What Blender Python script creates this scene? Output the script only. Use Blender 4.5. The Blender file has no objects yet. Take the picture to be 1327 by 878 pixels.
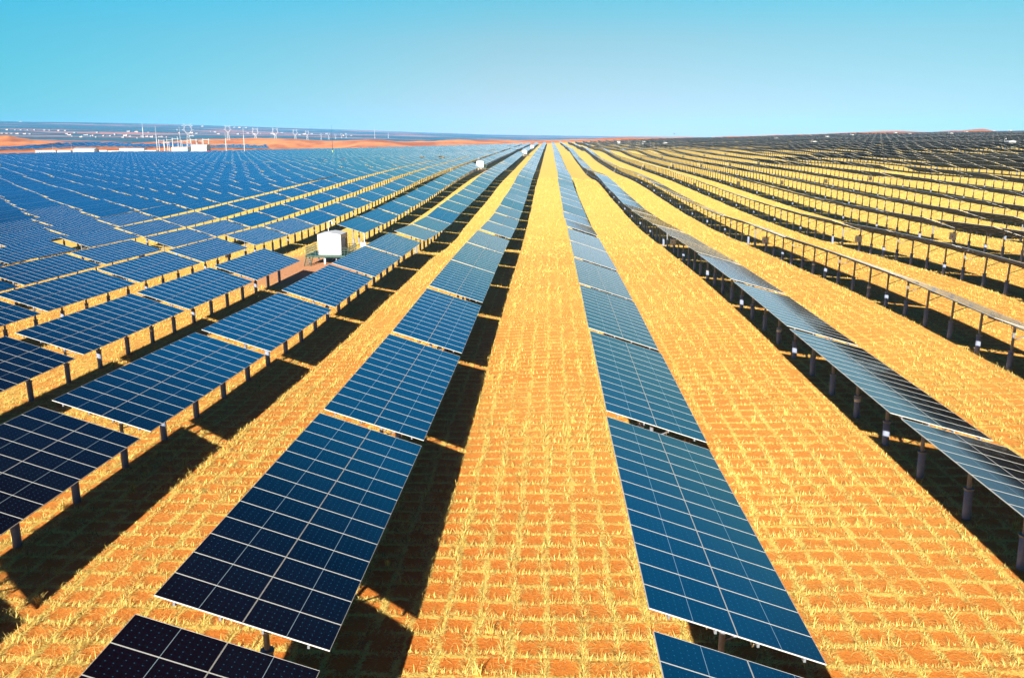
import bpy, math, random
import numpy as np
from mathutils import Vector, Matrix, Euler

random.seed(7)
RNG = np.random.default_rng(11)
SC = bpy.context.scene
COL = SC.collection
RAD = math.radians

# ------------------------------------------------------------------ camera, sky, sun, exposure
CAM_Z, F_PX, PITCH, YAW = 14.7, 1050.0, RAD(13.5), RAD(-2.6)      # pixel sizes refer to the 1327 x 878 photograph
cam_data = bpy.data.cameras.new('camera')
cam = bpy.data.objects.new('camera', cam_data); COL.objects.link(cam)
cam_data.sensor_width = 36.0
cam_data.lens = F_PX / 1327.0 * 36.0
cam_data.clip_start, cam_data.clip_end = 0.2, 60000.0
cam.location = (0, 0, CAM_Z)
cam.rotation_euler = (RAD(90) - PITCH, 0, -YAW)
SC.camera = cam

SUN_DIR = Vector((-0.215, -0.885, 0.405)).normalized()            # towards the sun: low, behind the camera and a little left
SUN_EL = math.asin(SUN_DIR.z)
SUN_AZ = math.atan2(SUN_DIR.x, SUN_DIR.y)
sun_data = bpy.data.lights.new('sun', 'SUN')
sun_data.energy, sun_data.angle, sun_data.color = 5.0, RAD(0.5), (1.0, 0.93, 0.82)
sun = bpy.data.objects.new('sun', sun_data); COL.objects.link(sun)
sun.rotation_euler = SUN_DIR.to_track_quat('Z', 'Y').to_euler()

world = bpy.data.worlds.new('World'); SC.world = world
world.use_nodes = True
wn, wl = world.node_tree.nodes, world.node_tree.links
wn.clear()
w_out = wn.new('ShaderNodeOutputWorld'); w_bg = wn.new('ShaderNodeBackground')
w_sky = wn.new('ShaderNodeTexSky'); w_sky.sky_type = 'NISHITA'
w_sky.sun_disc = False
w_sky.sun_elevation, w_sky.sun_rotation = SUN_EL, SUN_AZ
w_sky.air_density, w_sky.dust_density, w_sky.ozone_density = 1.0, 0.1, 2.0
w_tc = wn.new('ShaderNodeTexCoord'); w_sep = wn.new('ShaderNodeSeparateXYZ')
w_ramp = wn.new('ShaderNodeValToRGB')                              # sky tint by elevation; zenith darkened and reddened to steer the shadow colour
w_mul = wn.new('ShaderNodeMixRGB'); w_mul.blend_type = 'MULTIPLY'; w_mul.inputs[0].default_value = 1.0
wl.new(w_tc.outputs['Generated'], w_sep.inputs[0])
wl.new(w_sep.outputs['Z'], w_ramp.inputs[0])
SKY_STOPS = [(0.0, (0.44, 0.355, 0.345)), (0.044, (0.41, 0.38, 0.375)), (0.115, (0.38, 0.46, 0.42)), (0.17, (0.22, 0.55, 0.51)), (0.26, (0.01, 0.58, 0.90)),
             (0.38, (0.004, 0.86, 1.25)), (0.50, (0.003, 0.24, 0.46)), (0.60, (0.30, 0.06, 0.09)), (0.70, (0.55, 0.03, 0.04)), (1.0, (0.60, 0.02, 0.03))]
el = w_ramp.color_ramp.elements
while len(el) < len(SKY_STOPS): el.new(0.5)
for e, (p, c) in zip(el, SKY_STOPS): e.position = p; e.color = (*c, 1)
wl.new(w_sky.outputs[0], w_mul.inputs[1]); wl.new(w_ramp.outputs[0], w_mul.inputs[2])
w_side = wn.new('ShaderNodeValToRGB')                              # bluer to the left; far right end dimmed to darken panel reflections
w_map = wn.new('ShaderNodeMapRange'); w_map.inputs['From Min'].default_value = -0.6; w_map.inputs['From Max'].default_value = 0.6
wl.new(w_sep.outputs['X'], w_map.inputs['Value']); wl.new(w_map.outputs[0], w_side.inputs[0])
es = w_side.color_ramp.elements
es[0].position, es[0].color = 0.0, (0.28, 1.20, 1.46, 1); es[1].position, es[1].color = 0.45, (1, 1, 1, 1)
e3 = es.new(0.6); e3.color = (1, 1, 1, 1); e3 = es.new(0.90); e3.color = (0.85, 1.06, 1.08, 1); e3 = es.new(1.0); e3.color = (0.5, 0.55, 0.60, 1)
w_mul2 = wn.new('ShaderNodeMixRGB'); w_mul2.blend_type = 'MULTIPLY'; w_mul2.inputs[0].default_value = 1.0
wl.new(w_mul.outputs[0], w_mul2.inputs[1]); wl.new(w_side.outputs[0], w_mul2.inputs[2])
w_back = wn.new('ShaderNodeMapRange'); w_back.interpolation_type = 'SMOOTHSTEP'  # sky dimmed behind the camera to cut the fill light in shadows
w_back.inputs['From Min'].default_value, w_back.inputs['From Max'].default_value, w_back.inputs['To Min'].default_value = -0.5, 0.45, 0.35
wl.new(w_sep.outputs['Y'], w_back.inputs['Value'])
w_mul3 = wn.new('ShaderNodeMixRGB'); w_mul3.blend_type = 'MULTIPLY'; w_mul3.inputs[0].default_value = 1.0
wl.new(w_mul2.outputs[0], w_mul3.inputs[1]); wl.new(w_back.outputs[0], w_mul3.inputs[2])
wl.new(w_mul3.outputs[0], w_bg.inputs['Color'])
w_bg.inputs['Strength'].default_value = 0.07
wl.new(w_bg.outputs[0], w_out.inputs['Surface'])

SC.view_settings.view_transform = 'Standard'
SC.view_settings.look = 'None'
SC.view_settings.exposure = 1.30
SC.view_settings.gamma = 1.0
SC.view_settings.use_curve_mapping = False

# ------------------------------------------------------------------ helpers
def at(px, depth):
    """ground-plane x, y of what stands at photo column px, depth metres along the view axis (far things)"""
    a = math.atan((px - 663.5) / F_PX) + YAW
    r = depth / math.cos(a - YAW) / math.cos(PITCH)
    return r * math.sin(a), r * math.cos(a)

_cR = None
def project(P):
    P = np.asarray(P, float) - np.array([0, 0, CAM_Z])
    cy, sy, cp, sp = math.cos(YAW), math.sin(YAW), math.cos(PITCH), math.sin(PITCH)
    fwd = np.array([sy * cp, cy * cp, -sp]); right = np.array([cy, -sy, 0]); up = np.cross(right, fwd)
    d = P @ fwd; d1 = np.where(np.abs(d) < 1e-6, 1e-6, d)
    return 663.5 + F_PX * (P @ right) / d1, 439 - F_PX * (P @ up) / d1, d

def smooth(a, b, t):
    t = np.clip((np.asarray(t, float) - a) / (b - a), 0, 1)
    return t * t * (3 - 2 * t)

def tag(o, label=None, cat=None, group=None, kind=None):
    if label: o['label'] = label
    if cat: o['category'] = cat
    if group: o['group'] = group
    if kind: o['kind'] = kind
    return o

def empty(name, loc, rot=(0, 0, 0)):
    o = bpy.data.objects.new(name, None); COL.objects.link(o)
    o.empty_display_size = 0.3
    o.location = loc; o.rotation_euler = rot
    return o

class MB:
    """collects shapes for ONE mesh object"""
    def __init__(s): s.v, s.f, s.m, s.uv = [], [], [], {}
    def quad(s, pts, mi=0, uv=None):
        n = len(s.v); s.v += [tuple(p) for p in pts]
        if uv: s.uv[len(s.f)] = uv
        s.f.append(tuple(range(n, n + len(pts)))); s.m.append(mi)
    def box(s, c, d, mi=0, M=None):
        x, y, z = d[0] / 2, d[1] / 2, d[2] / 2
        P = [Vector((sx * x, sy * y, sz * z)) for sz in (-1, 1) for sy in (-1, 1) for sx in (-1, 1)]
        if M is not None: P = [M @ p for p in P]
        P = [tuple(p + Vector(c)) for p in P]
        n = len(s.v); s.v += P
        for q in ((0, 2, 3, 1), (4, 5, 7, 6), (0, 1, 5, 4), (2, 6, 7, 3), (0, 4, 6, 2), (1, 3, 7, 5)):
            s.f.append(tuple(n + i for i in q)); s.m.append(mi)
    def bar(s, a, b, w, h=None, mi=0):
        a, b = Vector(a), Vector(b); d = b - a; L = d.length
        M = d.to_track_quat('Z', 'Y').to_matrix()
        s.box(tuple((a + b) / 2), (w, h or w, L), mi, M)
    def tube(s, pts, radii, n=10, mi=0, cap=True):
        pts = [Vector(p) for p in pts]; base = len(s.v)
        if not isinstance(radii, (list, tuple)): radii = [radii] * len(pts)
        for i, p in enumerate(pts):
            d = (pts[min(i + 1, len(pts) - 1)] - pts[max(i - 1, 0)]).normalized()
            M = d.to_track_quat('Z', 'Y').to_matrix()
            for k in range(n):
                a = 2 * math.pi * k / n
                s.v.append(tuple(p + M @ Vector((math.cos(a) * radii[i], math.sin(a) * radii[i], 0))))
        for i in range(len(pts) - 1):
            for k in range(n):
                k2 = (k + 1) % n
                s.f.append((base + i * n + k, base + i * n + k2, base + (i + 1) * n + k2, base + (i + 1) * n + k)); s.m.append(mi)
        if cap:
            s.f.append(tuple(base + k for k in reversed(range(n)))); s.m.append(mi)
            s.f.append(tuple(base + (len(pts) - 1) * n + k for k in range(n))); s.m.append(mi)
    def mesh(s, name, mats, smooth_=False):
        me = bpy.data.meshes.new(name)
        me.from_pydata(s.v, [], s.f)
        for m in (mats if isinstance(mats, (list, tuple)) else [mats]): me.materials.append(m)
        me.polygons.foreach_set('material_index', s.m)
        if s.uv:
            L = me.uv_layers.new(name='UVMap')
            for fi, u in s.uv.items():
                for li, t in zip(me.polygons[fi].loop_indices, u): L.data[li].uv = t
        if smooth_: me.polygons.foreach_set('use_smooth', [True] * len(s.f))
        me.update()
        return me
    def build(s, name, mats, parent=None, loc=None, rot=None, smooth_=False):
        return link(name, s.mesh(name, mats, smooth_), parent, loc, rot)

def link(name, me, parent=None, loc=None, rot=None):
    o = bpy.data.objects.new(name, me); COL.objects.link(o)
    if parent is not None: o.parent = parent
    if loc is not None: o.location = loc
    if rot is not None: o.rotation_euler = rot
    return o

def copy_tree(o, parent=None):
    c = o.copy(); COL.objects.link(c)
    if parent is not None: c.parent = parent
    for ch in KIDS.get(o.name, ()): copy_tree(ch, c)
    return c
KIDS = {}
def remember(root):
    """note the children of a finished thing so that copies need no search"""
    KIDS[root.name] = list(root.children)
    for ch in root.children: remember(ch)

def ordinal(n):
    ones = 'zeroth first second third fourth fifth sixth seventh eighth ninth tenth eleventh twelfth thirteenth fourteenth fifteenth sixteenth seventeenth eighteenth nineteenth'.split()
    tens = {20: 'twent', 30: 'thirt', 40: 'fort', 50: 'fift', 60: 'sixt', 70: 'sevent', 80: 'eight', 90: 'ninet'}
    if n < 20: return ones[n]
    t, u = n // 10 * 10, n % 10
    return tens[t] + 'ieth' if u == 0 else tens[t] + 'y-' + ones[u]

def np_mesh(name, verts, loops, nper, mats, attr=None, mi=None):
    """mesh from numpy arrays; loops flat, nper = corners of each face"""
    me = bpy.data.meshes.new(name)
    me.vertices.add(len(verts)); me.vertices.foreach_set('co', np.asarray(verts, np.float32).ravel())
    me.loops.add(len(loops)); me.loops.foreach_set('vertex_index', np.asarray(loops, np.int32))
    nper = np.asarray(nper, np.int32)
    me.polygons.add(len(nper))
    me.polygons.foreach_set('loop_start', np.concatenate([[0], np.cumsum(nper)[:-1]]).astype(np.int32))
    me.polygons.foreach_set('loop_total', nper)
    for m in mats: me.materials.append(m)
    if mi is not None: me.polygons.foreach_set('material_index', np.asarray(mi, np.int32))
    if attr is not None:
        for an, arr in attr.items():
            a = me.color_attributes.new(an, 'FLOAT_COLOR', 'POINT')
            a.data.foreach_set('color', np.asarray(arr, np.float32).ravel())
    me.update(calc_edges=True)
    return me

# ------------------------------------------------------------------ materials
class NT:
    def __init__(s, name):
        s.mat = bpy.data.materials.new(name); s.mat.use_nodes = True
        s.n, s.l = s.mat.node_tree.nodes, s.mat.node_tree.links
        s.b = s.n['Principled BSDF']
    def new(s, t, **k):
        n = s.n.new(t)
        for a, v in k.items(): setattr(n, a, v)
        return n
    def put(s, sock, v):
        if hasattr(v, 'is_linked') or hasattr(v, 'links'): s.l.new(v, sock)
        else: sock.default_value = v
    def math(s, op, a, b=0.0, c=None):
        n = s.new('ShaderNodeMath', operation=op)
        s.put(n.inputs[0], a); s.put(n.inputs[1], b)
        if c is not None: s.put(n.inputs[2], c)
        return n.outputs[0]
    def mix(s, f, a, b, blend='MIX'):
        n = s.new('ShaderNodeMixRGB', blend_type=blend)
        s.put(n.inputs[0], f)
        for i, v in ((1, a), (2, b)):
            if isinstance(v, tuple): v = (*v, 1) if len(v) == 3 else v
            s.put(n.inputs[i], v)
        return n.outputs[0]
    def noise(s, vec, scale, detail=4, rough=0.55):
        n = s.new('ShaderNodeTexNoise'); n.inputs['Scale'].default_value = scale
        n.inputs['Detail'].default_value = detail; n.inputs['Roughness'].default_value = rough
        if vec is not None: s.l.new(vec, n.inputs['Vector'])
        return n.outputs['Fac']
    def step(s, v, a, b):
        n = s.new('ShaderNodeMapRange', interpolation_type='SMOOTHSTEP')
        s.put(n.inputs['Value'], v); n.inputs['From Min'].default_value = a; n.inputs['From Max'].default_value = b
        return n.outputs['Result']
    def set(s, **k):
        for a, v in k.items():
            i = s.b.inputs[{'col': 'Base Color', 'rough': 'Roughness', 'metal': 'Metallic', 'ior': 'IOR', 'spec': 'Specular IOR Level', 'normal': 'Normal'}[a]]
            if isinstance(v, tuple): v = (*v, 1) if len(v) == 3 else v
            s.put(i, v)
        return s.mat

def plain(name, col, rough=0.6, metal=0.0, var=0.25, scale=3.0):
    t = NT(name)
    g = t.new('ShaderNodeTexCoord').outputs['Object']
    n = t.noise(g, scale, 5)
    dark = tuple(c * (1 - var) for c in col); light = tuple(min(1, c * (1 + var * 0.5)) for c in col)
    return t.set(col=t.mix(n, dark, light), rough=rough, metal=metal)

def panel_material(name, frame_w):
    """glass-covered cells; uv counts modules: u along the row, v across. frame_w > 0 draws the frame of a deck that has none modelled"""
    t = NT(name)
    uv = t.new('ShaderNodeTexCoord').outputs['UV']
    sp = t.new('ShaderNodeSeparateXYZ'); t.l.new(uv, sp.inputs[0])
    u, v = sp.outputs[0], sp.outputs[1]
    fu, fv = t.math('FRACT', u), t.math('FRACT', v)
    def dist(x, n):                       # distance to the nearest line of an n-fold division, 0..0.5 in cells
        y = t.math('FRACT', t.math('MULTIPLY', x, float(n)))
        return t.math('SUBTRACT', 0.5, t.math('ABSOLUTE', t.math('SUBTRACT', y, 0.5)))
    du, dv = dist(fu, 6), dist(fv, 12)
    line = t.math('MAXIMUM', t.math('LESS_THAN', du, 0.012), t.math('LESS_THAN', dv, 0.012))
    dot = t.math('LESS_THAN', t.math('ADD', du, dv), 0.10)
    mid = t.math('LESS_THAN', t.math('ABSOLUTE', t.math('SUBTRACT', fv, 0.5)), 0.0034)
    rnd = t.new('ShaderNodeObjectInfo').outputs['Random']
    wn_ = t.new('ShaderNodeTexWhiteNoise', noise_dimensions='2D')
    cv = t.new('ShaderNodeCombineXYZ')
    t.l.new(t.math('FLOOR', u), cv.inputs[0]); t.l.new(t.math('ADD', t.math('FLOOR', v), t.math('MULTIPLY', rnd, 77.0)), cv.inputs[1])
    t.l.new(cv.outputs[0], wn_.inputs['Vector'])
    cell = t.mix(wn_.outputs['Value'], (0.0012, 0.002, 0.005), (0.002, 0.004, 0.009))
    c = t.mix(line, cell, (0.005, 0.016, 0.03))
    c = t.mix(dot, c, (0.008, 0.09, 0.14))
    c = t.mix(mid, c, (0.26, 0.36, 0.40))
    rough = 0.09
    if frame_w > 0:
        eu = t.math('SUBTRACT', 0.5, t.math('ABSOLUTE', t.math('SUBTRACT', fu, 0.5)))
        ev = t.math('SUBTRACT', 0.5, t.math('ABSOLUTE', t.math('SUBTRACT', fv, 0.5)))
        fr = t.math('MAXIMUM', t.math('LESS_THAN', eu, frame_w), t.math('LESS_THAN', ev, frame_w * 0.5))
        c = t.mix(fr, c, (0.30, 0.30, 0.29))
        rough = t.math('ADD', t.math('MULTIPLY', fr, 0.3), 0.09)
    return t.set(col=c, rough=rough, ior=1.7)

M_GLASS = panel_material('module_glass', 0.0)
M_DECK = panel_material('module_deck_glass', 0.0135)
M_ALU = plain('anodised_frame', (0.50, 0.50, 0.47), 0.38, 0.0, 0.08)
M_BACK = plain('module_backsheet', (0.016, 0.026, 0.065), 0.8, 0.0, 0.1)
M_BACK.node_tree.nodes['Principled BSDF'].inputs['Specular IOR Level'].default_value = 0.05
M_STEEL = plain('galvanised_steel', (0.20, 0.22, 0.25), 0.5, 0.1, 0.35, 9)
M_PILE = plain('concrete_pile', (0.23, 0.27, 0.38), 0.85, 0.0, 0.45, 5)
M_WHITE = plain('white_paint', (0.55, 0.56, 0.57), 0.5, 0.0, 0.05, 1.2)
M_GREEN = plain('green_painted_steel', (0.03, 0.085, 0.06), 0.5, 0.1, 0.35, 4)
M_DOOR = plain('grey_blue_door', (0.22, 0.32, 0.48), 0.5, 0.0, 0.15)
M_RED = plain('red_paint', (0.55, 0.04, 0.04), 0.5, 0.0, 0.2)
M_DARK = plain('dark_metal', (0.03, 0.035, 0.04), 0.5, 0.3, 0.3)
M_ROOF = plain('roof_sheet', (0.42, 0.46, 0.48), 0.5, 0.0, 0.1)
M_CABLE = plain('cable_sheath', (0.30, 0.22, 0.12), 0.7, 0.0, 0.3)
M_LIME = plain('lime_green_paint', (0.35, 0.48, 0.08), 0.5, 0.0, 0.2)
M_WALL = plain('whitewashed_wall', (0.56, 0.56, 0.55), 0.7, 0.0, 0.08, 0.4)
M_TOWN = plain('weathered_town_wall', (0.34, 0.34, 0.33), 0.8, 0.0, 0.2, 0.1)
M_PINKWALL = plain('pale_brick_wall', (0.60, 0.45, 0.38), 0.8, 0.0, 0.15, 0.4)
M_WINDOW = plain('dark_window_glass', (0.03, 0.06, 0.09), 0.15, 0.0, 0.2)

def straw_material():
    t = NT('dry_straw')
    a = t.new('ShaderNodeAttribute', attribute_name='tint')
    return t.set(col=a.outputs['Color'], rough=0.75, spec=0.2)
M_STRAW = straw_material()

def ground_material():
    t = NT('desert_ground')
    geo = t.new('ShaderNodeNewGeometry').outputs['Position']
    zone = t.new('ShaderNodeAttribute', attribute_name='zone')
    zs = t.new('ShaderNodeSeparateColor'); t.l.new(zone.outputs['Color'], zs.inputs[0])
    wob = t.new('ShaderNodeTexNoise'); wob.inputs['Scale'].default_value = 0.55; wob.inputs['Detail'].default_value = 3
    t.l.new(geo, wob.inputs['Vector'])
    ws = t.new('ShaderNodeVectorMath', operation='MULTIPLY_ADD')
    t.l.new(wob.outputs['Color'], ws.inputs[0]); ws.inputs[1].default_value = (0.40, 0.40, 0.0); t.l.new(geo, ws.inputs[2])
    sp = t.new('ShaderNodeSeparateXYZ'); t.l.new(ws.outputs[0], sp.inputs[0])
    def line(x, period):
        y = t.math('FRACT', t.math('DIVIDE', t.math('SUBTRACT', x, 0.25), period))
        return t.math('MULTIPLY', t.math('SUBTRACT', 0.5, t.math('ABSOLUTE', t.math('SUBTRACT', y, 0.5))), period)
    dl = t.math('MINIMUM', t.math('ADD', line(sp.outputs[0], 1.07), 0.0), line(sp.outputs[1], 1.0))
    fine = t.noise(geo, 9.0, 6, 0.7)
    coarse = t.noise(geo, 0.9, 4)
    edge = t.math('ADD', dl, t.math('MULTIPLY', t.math('SUBTRACT', fine, 0.5), 0.34))
    edge = t.math('ADD', edge, t.math('MULTIPLY', t.math('SUBTRACT', coarse, 0.5), 0.30))
    fib = t.new('ShaderNodeMapping'); fib.inputs['Scale'].default_value = (9.0, 26.0, 1.0); t.l.new(geo, fib.inputs['Vector'])
    weight = t.math('MULTIPLY', t.math('SUBTRACT', 1.0, t.step(edge, 0.02, 0.18)), t.step(t.noise(geo, 0.75, 2), 0.30, 0.52))
    straw = t.step(t.math('ADD', t.noise(fib.outputs[0], 1.0, 3, 0.7), t.math('MULTIPLY', weight, 0.26)), 0.59, 0.72)
    sg = t.new('ShaderNodeSeparateXYZ'); t.l.new(geo, sg.inputs[0])
    thick = t.step(t.math('ADD', sg.outputs[1], t.math('MULTIPLY', t.noise(geo, 0.05, 3), 60.0)), 30.0, 230.0)
    straw = t.math('MAXIMUM', straw, t.math('MULTIPLY', thick, t.math('ADD', 0.62, t.math('MULTIPLY', t.noise(geo, 0.35, 4), 0.5))))
    litter = t.step(t.noise(geo, 22.0, 3, 0.8), 0.60, 0.72)
    straw = t.math('MAXIMUM', straw, t.math('MULTIPLY', litter, 0.35))
    # straw thickens away from the tended front rows
    big = t.noise(geo, 0.02, 3)
    sand = t.mix(t.noise(geo, 2.2, 6), (0.56, 0.135, 0.018), (0.74, 0.225, 0.034))
    strawc = t.mix(t.noise(geo, 14.0, 3), (0.66, 0.45, 0.08), (0.95, 0.76, 0.22))
    field = t.mix(straw, sand, strawc)
    field = t.mix(t.math('MULTIPLY', t.step(big, 0.35, 0.65), 0.30), field, (0.80, 0.56, 0.14))
    dirt = t.mix(t.noise(geo, 0.8, 5), (0.52, 0.23, 0.11), (0.66, 0.33, 0.18))
    dune = t.mix(t.step(t.noise(geo, 0.016, 6, 0.65), 0.32, 0.68), (0.40, 0.115, 0.035), (0.74, 0.31, 0.10))
    st = t.new('ShaderNodeMapping'); st.inputs['Scale'].default_value = (0.0007, 0.0022, 0.0); t.l.new(geo, st.inputs['Vector'])
    belt = t.noise(st.outputs[0], 1.0, 6, 0.6)
    plainc = t.mix(t.step(belt, 0.50, 0.62), (0.035, 0.10, 0.13), (0.50, 0.20, 0.12))  # bluish vegetation belt: part of the distance haze is put into its colour
    plainc = t.mix(t.step(t.noise(geo, 0.012, 4), 0.62, 0.70), plainc, (0.30, 0.30, 0.26))
    c = t.mix(zs.outputs[1], field, dune)
    c = t.mix(zs.outputs[2], c, plainc)
    c = t.mix(zone.outputs['Alpha'], c, dirt)
    bump = t.new('ShaderNodeBump'); bump.inputs['Strength'].default_value = 0.6; bump.inputs['Distance'].default_value = 0.12
    h = t.math('ADD', t.math('MULTIPLY', straw, 0.9), t.math('MULTIPLY', fine, 0.8))
    t.l.new(h, bump.inputs['Height'])
    return t.set(col=c, rough=0.9, spec=0.1, normal=bump.outputs['Normal'])
M_GROUND = ground_material()

# ------------------------------------------------------------------ terrain
def field_edge(phi):
    """distance at which the fenced field ends, by bearing (degrees from the row direction, right positive)"""
    return np.interp(phi, [-60, -38, -30, -22, -14, -6, 2, 34, 60], [1080, 1080, 1120, 1130, 1230, 1330, 1360, 1330, 1300])

CREST_PX = np.array([-300, 0, 30, 42, 60, 120, 150, 190, 230, 262, 300, 335, 385, 430, 480, 520, 600, 700, 760, 810, 860, 920, 1000, 1060, 1110, 1150, 1190, 1230, 1255, 1275, 1327, 1700], float)
CREST_Y = np.array([183, 181.5, 181.5, 185, 188, 189, 186, 188.5, 188.5, 186, 185.5, 183.5, 183, 183.5, 182.5, 183.5, 183, 182.5, 181.5, 179.5, 180.5, 178, 177, 176, 173.5, 171.5, 173.5, 171.5, 169.5, 171.5, 172, 172], float)
R_CREST = 1620.0

KX = np.array([-60, -42, -30, -18, -5, 2.5, 17, 29, 41, 60], float)
KY = np.array([0, 17, 33, 48, 64, 80, 96, 112, 130, 146, 161, 177, 193, 209, 225, 240, 256, 273, 300, 321, 346, 373, 470, 612, 720], float)
_k3 = np.array([-.5, -.6, -.7, -.76, -.94, -1.09, -1.2, -1.35, -1.57, -1.6, -1.4, -1.0, -.7, -.3, .1, .6, 1.1, 1.6, 2.2, 2.6, 2.9, 3.2, 4.4, 6.3, 7.5])
_k8 = np.array([.8, .9, 1, 1.2, 1.35, 1.5, 1.25, .8, .5, .5, .6, .8, 1.1, 1.4, 1.7, 2.0, 2.3, 2.6, 2.9, 3.15, 3.35, 3.6, 4.7, 6.4, 7.8])
KZ = np.array([_k3 - .8, _k3 - .35, _k3,
               [.2, .2, 0, -.41, -.73, -.7, -.8, -.84, -1.5, -1.6, -1.05, -.72, -.4, -.05, .3, .8, 1.3, 1.7, 2.2, 2.5, 2.8, 3.1, 4.5, 6.5, 7.6],
               [.25, .1, -.25, -.38, -.23, -.15, -.3, -.5, -.8, -.72, -.65, -.15, 0, .3, .7, 1.2, 1.7, 2.1, 2.5, 2.7, 2.9, 3.2, 4.6, 6.6, 7.6],
               [.25, .1, -.16, -.04, .08, .04, -.08, -.15, -.55, -.64, -.22, -.06, .21, .49, .85, 1.44, 2.0, 2.4, 2.6, 2.7, 2.8, 3.1, 4.6, 6.6, 7.6],
               [-.1, -.05, .05, .3, .62, .7, .5, .33, -.05, -.25, -.25, .05, .35, .67, 1.05, 1.4, 1.75, 2.05, 2.0, 1.56, 1.45, 1.41, 3.4, 5.4, 7],
               [.3, .4, .6, .8, 1.1, 1.03, .7, .6, .2, .1, .2, .4, .7, 1.0, 1.4, 1.75, 2.05, 2.3, 2.5, 2.45, 2.4, 2.5, 3.8, 5.8, 7.3],
               _k8, _k8 + .6])

def base_height(x, y):
    r = np.hypot(x, y)
    rise = np.interp(y, [-50, 20, 112, 160, 240, 346, 460, 580, 720, 1000, 1340], [0, 0, 0.15, 0.8, 2.1, 3.8, 5.3, 6.7, 8.0, 11.2, 14.5])
    lat = np.where(x > 0, 24 * np.tanh(x / 800), 9 * np.tanh(x / 262))
    amp = smooth(45, 170, r) * (1 - 0.5 * smooth(500, 1200, r))
    und = 0.45 * np.sin(x / 27 + 1.0 + y / 61) * np.sin(y / 33 + 0.6 + x / 90) + 0.55 * np.sin(y / 58 + x / 48 + 2.0) + 0.30 * np.sin(y / 17.5 - x / 24)
    amp = amp * (1 - 0.45 * smooth(-25, -60, x))
    amp = amp * 0.8
    far = rise + lat + amp * und
    # the ground measured around the front rows
    xi = np.clip(np.interp(x, KX, np.arange(len(KX))), 0, len(KX) - 1.001); yi = np.clip(np.interp(y, KY, np.arange(len(KY))), 0, len(KY) - 1.001)
    a, b = xi.astype(int), yi.astype(int); u, v = xi - a, yi - b
    u = u * u * (3 - 2 * u)
    near = (KZ[a, b] * (1 - u) + KZ[a + 1, b] * u) * (1 - v) + (KZ[a, b + 1] * (1 - u) + KZ[a + 1, b + 1] * u) * v
    w = (1 - smooth(480, 700, y)) * (1 - smooth(60, 125, np.abs(x)))
    return far * (1 - w) + near * w

def vnoise(x, y, seed):
    rs = np.random.default_rng(seed); o = np.zeros_like(x, dtype=float)
    for k in range(5):
        a, b, c = rs.uniform(0, 6.28, 3); fr = 2.0 ** k
        o += (np.sin(x * fr * math.cos(a) + y * fr * math.sin(a) + b) * np.sin(x * fr * math.sin(a) * 0.8 - y * fr * math.cos(a) * 0.9 + c)) / fr ** 0.85
    return o

def height(x, y):
    x = np.asarray(x, float); y = np.asarray(y, float)
    r = np.hypot(x, y); phi = np.degrees(np.arctan2(x, y))
    b = base_height(x, y)
    px = 663.5 + F_PX * np.tan(np.clip(np.radians(phi) - YAW, -1.1, 1.1))
    b_rise = 5.0 * smooth(110, 230, r - field_edge(phi)) * smooth(-17, -22, phi) * smooth(-60, -45, phi)
    front = smooth(-75, -50, phi) * (1 - smooth(50, 75, phi))
    edge = field_edge(phi)
    fe = base_height(np.sin(np.radians(phi)) * edge, np.cos(np.radians(phi)) * edge)
    beyond = smooth(edge + 40, edge + 240, r)
    h = b * (1 - beyond) + fe * beyond + b_rise
    cosv = np.cos(np.clip(np.radians(phi) - YAW, -1.1, 1.1))
    crest = CAM_Z + (187.8 - np.interp(px, CREST_PX, CREST_Y)) / F_PX * R_CREST * cosv
    rr = r + 45 * np.sin(np.radians(phi) * 23) + 25 * np.sin(np.radians(phi) * 57 + 1)
    prof = np.where(rr < R_CREST, np.exp(-((rr - R_CREST) / 150) ** 2), np.exp(-((rr - R_CREST) / 95) ** 2))
    wob = vnoise(x / 60, y / 90, 5)
    left_cut = 1 - 0.0 * smooth(-33, -40, phi)
    rough_ = vnoise(x / 38, y / 150, 31)
    dune = np.maximum(crest - fe, 2.0) * prof * (1 + 0.05 * rough_) + wob * 2.2 * smooth(edge + 150, edge + 330, r) * (1 - smooth(2100, 2600, r))
    # low orange dunes in front of the right-hand ridge and behind it
    h = h + dune * front
    slope = np.interp(phi, [-60, -36, -25, -12, -4, 4, 12, 40], [0.0235, 0.0235, 0.0225, 0.0165, 0.0120, 0.0100, 0.0085, 0.0070])
    tfar = np.clip((np.log(np.maximum(r, 1)) - math.log(2000)) / (math.log(9500) - math.log(2000)), 0, 1.0)
    farz = CAM_Z - 8 + r * slope * tfar ** 1.05
    farz = farz + smooth(2300, 3500, r) * vnoise(x / 420, y / 420, 9) * 5.0 * (1 - 0.5 * smooth(6000, 9000, r))
    hills = smooth(9000, 11500, r) * 0.0
    k = smooth(1800, 2400, r) * front
    h = h * (1 - k) + farz * k + hills
    # beyond the rim the land falls away
    h = h - smooth(9600, 14000, r) * 260
    return h

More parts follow.
